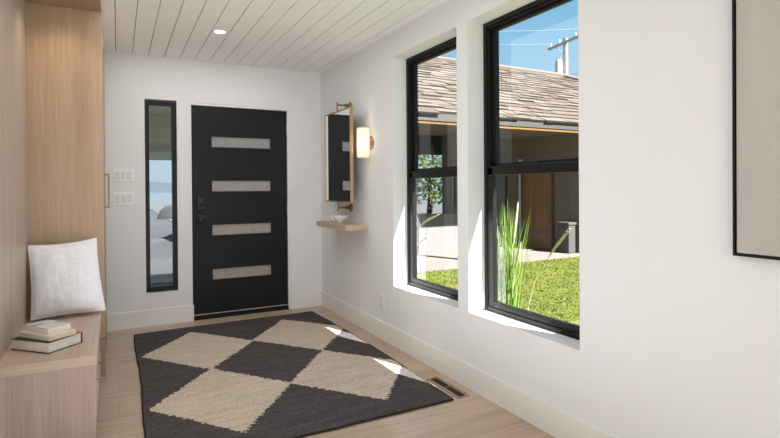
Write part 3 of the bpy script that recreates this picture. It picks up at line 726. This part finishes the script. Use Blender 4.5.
for i in range(rows):
    s0 = i * ex - 0.03; s1 = (i + 1) * ex + 0.05
    x = XL0 - random.random() * 0.3; xend = XRE + (XRG - XRE) * (i + 0.5) / rows
    while x < xend:
        w_ = random.uniform(0.22, 0.75); j = random.uniform(-0.045, 0.045); hgt = random.uniform(0.028, 0.055)
        a = max(x + 0.006, XL0); b = min(x + w_, xend + 0.05)
        if b > a + 0.03:
            p = lambda xx, s, h: Vector((xx, YE, ZE)) + sd * s + nm * h
            vs = [p(a, s0 + j, 0.0), p(b, s0 + j, 0.0), p(b, s0 + j, hgt), p(a, s0 + j, hgt), p(a, s1, 0.012), p(b, s1, 0.012)]
            mb.add([vs[3], vs[2], vs[5], vs[4]], [(0, 1, 2, 3)], 0)
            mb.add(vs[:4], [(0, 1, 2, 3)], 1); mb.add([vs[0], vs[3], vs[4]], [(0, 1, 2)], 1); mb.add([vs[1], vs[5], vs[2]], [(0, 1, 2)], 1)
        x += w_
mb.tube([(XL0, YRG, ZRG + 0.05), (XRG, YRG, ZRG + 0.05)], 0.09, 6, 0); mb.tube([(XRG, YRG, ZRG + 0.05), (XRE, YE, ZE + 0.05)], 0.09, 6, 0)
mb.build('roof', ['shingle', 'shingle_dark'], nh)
MB().box(XL0, XRE, YE + 0.0, YE + 0.06, ZE - 0.145, ZE - 0.005).build('fascia', 'fascia', nh)
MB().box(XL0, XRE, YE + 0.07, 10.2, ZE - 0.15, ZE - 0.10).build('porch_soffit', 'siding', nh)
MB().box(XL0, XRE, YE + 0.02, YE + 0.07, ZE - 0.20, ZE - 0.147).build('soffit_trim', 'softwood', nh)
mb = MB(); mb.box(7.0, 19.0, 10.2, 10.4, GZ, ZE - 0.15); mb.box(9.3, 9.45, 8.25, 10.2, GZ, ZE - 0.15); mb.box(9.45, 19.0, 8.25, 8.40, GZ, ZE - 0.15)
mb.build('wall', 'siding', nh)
# house entry door in the wall facing our windows
d = MB().box(9.25, 9.30, 9.06, 10.02, GZ + 0.012, 1.80).build('door', 'doorwood', nh)
mb = MB(); mb.box(9.235, 9.25, 9.06, 10.02, 0.08, 0.22); mb.tube([(9.22, 9.16, 0.6), (9.22, 9.16, 0.78)], 0.02, 8); mb.build('kick_plate', 'post', d)
mb = MB(); mb.box(9.23, 9.30, 9.00, 9.06, GZ, 1.86); mb.box(9.23, 9.30, 10.02, 10.08, GZ, 1.86); mb.box(9.23, 9.30, 9.0, 10.08, 1.80, 1.86); mb.build('door_casing', 'fascia', nh)
MB().box(9.20, 9.30, 10.085, 10.13, GZ, 1.95).build('corner_strip', 'post_white', nh)
for a, b in ((7.1, 7.75), (8.0, 8.9)):
    wn = MB().box(a, b, 10.15, 10.2, 0.2, 1.9).build('window', 'post', nh)
    MB().box(a + 0.06, b - 0.06, 10.14, 10.15, 0.26, 1.84).build('pane', 'darkglass', wn)
for xx, mt in ((4.65, 'post'), (6.55, 'post')):
    MB().box(xx, xx + 0.14, 8.2, 8.34, GZ, ZE - 0.15).build('porch_post', mt, nh)
MB().box(5.15, 7.9, 9.95, 10.10, GZ, 0.62).build('low_wall', 'greywall', nh)
o = MB(); o.box(9.02, 9.24, 8.30, 8.62, GZ + 0.014, 0.35); o.box(9.0, 9.26, 8.28, 8.64, 0.35, 0.42)
tag(o.build('planter_bin', 'bin', bevel=0.02), 'grey rectangular bin on the patio by the house wall', 'bin')

# trees seen under and beyond the porch roof
def tree(c, h, r, label):
    rt = empty('leafy_tree', c, label, 'tree', 'trees beyond the porch')
    mb = MB(); mb.tube([c, (c[0] + 0.1, c[1], c[2] + h * 0.35), (c[0] - 0.05, c[1] + 0.1, c[2] + h * 0.7)], [0.16, 0.12, 0.05], 8); mb.build('trunk', 'trunk', rt)
    mb = MB(); rnd = random.Random(int(c[0] * 100))
    for _ in range(1500):
        d = Vector((rnd.gauss(0, 1), rnd.gauss(0, 1), rnd.gauss(0, 1))).normalized() * rnd.random() ** 0.4
        p = Vector((c[0], c[1], c[2] + h * 0.6)) + Vector((d.x * r, d.y * r, d.z * h * 0.45))
        a = Vector((rnd.gauss(0, 1), rnd.gauss(0, 1), rnd.gauss(0, 1))).normalized(); b = a.orthogonal().normalized(); s = rnd.uniform(0.07, 0.16)
        mb.add([p - a * s, p + b * s * 0.6, p + a * s, p - b * s * 0.6], [(0, 1, 2, 3)])
    mb.build('foliage', 'leaf', rt)
tree((13.5, 21.2, GZ), 3.9, 1.7, 'dark leafy tree seen under the porch roof through the far window')
tree((17.2, 21.6, GZ), 4.0, 1.7, 'second leafy tree farther behind the porch')

# ------------------------------------------------------------------ outside: ornamental grass, lawn blades
def reed_clump(c, n, hmax, plumes, label, seed):
    rnd = random.Random(seed)
    rt = empty('ornamental_grass', c, label, 'plant', 'tall ornamental grasses')
    mb = MB()
    for _ in range(n):
        az = rnd.uniform(0, 2 * PI); lean = abs(rnd.gauss(0, 0.09)); h = hmax * rnd.uniform(0.62, 1.0); w = rnd.uniform(0.0028, 0.0055)
        b = Vector(c) + Vector((rnd.gauss(0, 0.04), rnd.gauss(0, 0.045), 0)); dr_ = Vector((math.cos(az), math.sin(az), 0)); sd_ = Vector((-dr_.y, dr_.x, 0))
        droop = rnd.uniform(0.0, 0.12) if rnd.random() < 0.7 else rnd.uniform(0.08, 0.22)
        vs = []; K = 7
        for k in range(K + 1):
            t = k / K; p = b + dr_ * (lean * t + droop * t ** 3) * 0.9 + Vector((0, 0, h * (t - droop * 0.5 * t ** 4)))
            ww = w * (1 - t ** 2 * 0.92); vs += [p - sd_ * ww, p + sd_ * ww]
        mb.add(vs, [(2 * k, 2 * k + 1, 2 * k + 3, 2 * k + 2) for k in range(K)])
    mb.build('blades', 'reed', rt)
    for path in plumes:
        P_ = [Vector(p) for p in path]; pts = []
        E_ = [P_[0] * 2 - P_[1]] + P_ + [P_[-1] * 2 - P_[-2]]
        for i in range(len(P_) - 1):
            a, b, c_, d = E_[i:i + 4]
            for k in range(10):
                t = k / 10
                pts.append(0.5 * ((2 * b) + (c_ - a) * t + (2 * a - 5 * b + 4 * c_ - d) * t * t + (3 * b - a - 3 * c_ + d) * t ** 3))
        pts.append(P_[-1])
        ms = MB(); ms.tube(pts, 0.0025, 5); st = ms.build('stalk', 'plume', rt)
        mp = MB(); q = pts[20:]
        mp.tube(q, [0.003 + 0.008 * math.sin(PI * min(1, (i + 0.6) / len(q))) for i in range(len(q))], 8)
        for i in range(len(q) - 1):
            for _ in range(14):
                p = q[i].lerp(q[i + 1], rnd.random()); d = Vector((rnd.gauss(0, 1), rnd.gauss(0, 1), rnd.gauss(0.6, 0.6))).normalized() * rnd.uniform(0.008, 0.018)
                s = d.orthogonal().normalized() * 0.0018
                mp.add([p - s, p + s, p + d], [(0, 1, 2)])
        mp.build('seed_head', 'plume', st)
C1 = (2.62, 3.06, GZ)
reed_clump(C1, 430, 1.46, [((2.62, 2.99, GZ), (2.62, 2.985, 0.45), (2.62, 2.945, 0.80), (2.62, 2.892, 1.12)), ((2.63, 2.95, GZ), (2.68, 2.82, 0.45), (2.70, 2.66, 0.74), (2.70, 2.473, 0.945)), ((2.6, 2.97, GZ), (2.6, 2.95, 0.3), (2.6, 2.90, 0.62), (2.58, 2.82, 0.83))],
           'tall green ornamental grass with straw seed heads outside the nearer window', 3)
reed_clump((2.66, 4.50, GZ), 50, 0.7, [((2.65, 4.52, GZ), (2.64, 4.56, 0.40), (2.62, 4.30, 0.83), (2.62, 3.95, 0.983)), ((2.65, 4.5, GZ), (2.64, 4.52, 0.30), (2.62, 4.38, 0.62), (2.62, 4.16, 0.76))],
           'smaller ornamental grass with arching seed head outside the far window', 5)
mb = MB(); rnd = random.Random(11)
for _ in range(26000):
    u = rnd.random(); y = 2.2 + 5.7 * u; x = rnd.uniform(2.6, 4.0 + 0.75 * y)
    if min(math.hypot(x - 2.62, y - 3.0), math.hypot(x - 2.66, y - 4.5)) < 0.42: continue
    h = rnd.uniform(0.012, 0.035); az = rnd.uniform(0, PI); w_ = rnd.uniform(0.006, 0.012); dx, dy = math.cos(az) * w_, math.sin(az) * w_
    ox, oy = rnd.gauss(0, 0.025), rnd.gauss(0, 0.025)
    mb.add([(x - dx, y - dy, GZ), (x + dx, y + dy, GZ), (x + ox, y + oy, GZ + h)], [(0, 1, 2)])
tag(mb.build('lawn_grass', 'blade'), 'short sunny grass blades of the lawn', 'grass', kind='stuff')

# ------------------------------------------------------------------ utility pole
def ray_pt(u, v, d):
    return CAM0 + (CF + CR * ((u - 390.0) / FPX) + CU * ((HY - v) / FPX)) * d
FPX, HY = 510.465, 191.2094; yaw, pitch, roll = 0.49055, -0.00592, -0.0073
CF = Vector((math.sin(yaw) * math.cos(pitch), math.cos(yaw) * math.cos(pitch), math.sin(pitch)))
r0 = Vector((math.cos(yaw), -math.sin(yaw), 0)); u0 = r0.cross(CF)
CR = r0 * math.cos(roll) + u0 * math.sin(roll); CU = -r0 * math.sin(roll) + u0 * math.cos(roll); CAM0 = Vector((0, 0, EYE))
PX, PY, PT = 20.15, 17.95, 9.0
q = ray_pt(565.5, 38, 25.0); PX, PY, PT = q.x, q.y, q.z
up = empty('utility_pole', (PX, PY, GZ), 'weathered wooden utility pole with crossarm rising behind the shingle roof', 'utility pole')
MB().tube([(PX, PY, GZ), (PX, PY, PT)], [0.15, 0.11], 12).build('pole', 'bark', up)
ca = Vector((-0.40, 0.92, 0)).normalized(); ca = (ray_pt(549, 47.5, 26.2) - ray_pt(580, 33.5, 23.9)); ca.z = 0; ca.normalize()
cc = Vector((PX, PY, PT - 0.22)) - CF.xy.to_3d() * 0.14
mb = MB(); mb.tube([cc + ca * 1.45, cc - ca * 1.45], 0.075, 4); arm = mb.build('crossarm', 'bark', up)
for s in (-1.3, -0.7, 0.55, 1.25):
    p = cc + ca * s; MB().lathe(p + Vector((0, 0, 0.06)), (0, 0, 1), [(0.03, 0), (0.05, 0.05), (0.035, 0.10), (0.05, 0.13), (0.02, 0.20)], 10).build('insulator', 'canmetal', arm)
tp = Vector((PX, PY, PT - 1.45)) - CR * 0.34
mb = MB(); mb.lathe(tp - Vector((0, 0, 0.35)), (0, 0, 1), [(0.15, 0), (0.17, 0.03), (0.17, 0.62), (0.14, 0.68), (0.05, 0.72)], 16); mb.tube([tp, (PX, PY, tp.z)], 0.05, 6)
for k in (-0.07, 0.07): mb.lathe(tp + CR * k + Vector((0, 0, 0.34)), (0, 0, 1), [(0.025, 0), (0.035, 0.05), (0.02, 0.16)], 8)
tag(mb.build('transformer', 'canmetal', up), 'grey cylindrical transformer')
mb = MB(); mb.tube([cc + ca * 0.9 , Vector((PX, PY, PT - 0.9))], 0.02, 5); mb.build('brace', 'bark', up)
def wire(a, b, sag, label):
    pts = [a.lerp(b, i / 24) - Vector((0, 0, sag * 4 * (i / 24) * (1 - i / 24))) for i in range(25)]
    mb = MB(); mb.tube(pts, 0.011, 5); tag(mb.build('power_line', 'wire'), label, 'wire', 'overhead power lines')
wire(ray_pt(440, 29, 40), cc + ca * -1.3 + Vector((0, 0, 0.25)), 0.15, 'upper pale overhead wire running to the utility pole')
wire(ray_pt(440, 41.5, 40), cc + ca * 1.25 + Vector((0, 0, 0.22)), 0.1, 'lower pale overhead wire running to the utility pole')

# ------------------------------------------------------------------ lights and sky
def lamp(name, kind, loc, energy, color=(1, 1, 1), rot=None, aim=None, **kw):
    d = bpy.data.lights.new(name, kind); d.energy = energy; d.color = color
    for k_, v_ in kw.items(): setattr(d, k_, v_)
    o = bpy.data.objects.new(name, d); COL.objects.link(o); o.location = loc
    if aim is not None: o.rotation_euler = (Vector(aim)).to_track_quat('-Z', 'Y').to_euler()
    return o
lamp('sun', 'SUN', (3, -6, 8), 33.0, (1.0, 0.96, 0.90), aim=(-1.0, 2.55, -2.78), angle=math.radians(0.5))
lamp('rear_window_light', 'AREA', (-0.7, YREAR + 0.05, 1.25), 48, (0.96, 0.98, 1.0), aim=(0.0, 1, -0.02), shape='RECTANGLE', size=4.0, size_y=1.9)
lamp('room_fill_down', 'AREA', (-1.2, -0.6, ZC - 0.03), 5, (0.98, 0.985, 1.0), aim=(0, 0, -1), shape='RECTANGLE', size=3.0, size_y=3.0)  # added soft fill from overhead, no fixture hangs here
lamp('hall_fill_down', 'AREA', (0.5, 3.3, ZC - 0.02), 19, (0.98, 0.985, 1.0), aim=(0, 0, -1), shape='RECTANGLE', size=1.6, size_y=3.0)  # unseen overhead fill added to brighten the hall
lamp('room_fill_up', 'AREA', (-1.6, -0.8, 0.6), 36, (0.98, 0.985, 1.0), aim=(0.05, 0.45, 1), shape='RECTANGLE', size=3.0, size_y=3.0)  # added upward fill standing in for light bounced onto the ceiling
lamp('hall_fill_up', 'AREA', (0.62, 2.05, 0.05), 20, (0.97, 0.975, 1.0), aim=(0, 0, 1), shape='RECTANGLE', size=1.0, size_y=2.3)  # unseen fill just above the rug, added to lift the ceiling boards
lamp('downlight_beam', 'SPOT', (0.703, 4.062, ZC - 0.02), 6, (1.0, 0.90, 0.76), aim=(0, 0, -1), spot_size=math.radians(110), spot_blend=0.8, shadow_soft_size=0.04)
lamp('niche_glow_spot', 'SPOT', (-0.29, 3.48, ZS - 0.02), 5, (1.0, 0.80, 0.56), aim=(0, 0.25, -1), spot_size=math.radians(120), spot_blend=0.9, shadow_soft_size=0.03)  # spot added for the glow on the niche panel, without a fixture
lamp('sconce_bulb', 'POINT', (xs, ys, zs), 1.2, (1.0, 0.86, 0.68), shadow_soft_size=0.02)

w = bpy.data.worlds.new('sky'); sc.world = w; w.use_nodes = True; nt = w.node_tree; nt.nodes.clear()
out = nt.nodes.new('ShaderNodeOutputWorld'); bg = nt.nodes.new('ShaderNodeBackground')
tcw = nt.nodes.new('ShaderNodeTexCoord'); sp = nt.nodes.new('ShaderNodeSeparateXYZ'); L(nt, tcw.outputs['Generated'], sp.inputs[0])
cr = ramp(nt, sp.outputs[2], [(0.0, (0.50, 0.63, 0.72)), (0.14, (0.48, 0.71, 0.86)), (0.24, (0.31, 0.61, 0.84)), (0.38, (0.14, 0.47, 0.80)), (1.0, (0.06, 0.22, 0.55))])
L(nt, cr, bg.inputs[0]); bg.inputs[1].default_value = 1.0; L(nt, bg.outputs[0], out.inputs[0])

# ------------------------------------------------------------------ camera
cd = bpy.data.cameras.new('camera'); cam = bpy.data.objects.new('camera', cd); COL.objects.link(cam)
cd.sensor_width = 36.0; cd.sensor_fit = 'HORIZONTAL'; cd.lens = FPX / 780.0 * 36.0; cd.shift_y = -(219.0 - HY) / 780.0
cd.clip_start = 0.05; cd.clip_end = 800
cam.matrix_world = Matrix(((CR.x, CU.x, -CF.x, CAM0.x), (CR.y, CU.y, -CF.y, CAM0.y), (CR.z, CU.z, -CF.z, CAM0.z), (0, 0, 0, 1)))
sc.camera = cam
sc.view_settings.view_transform = 'Standard'
sc.view_settings.look = 'None'
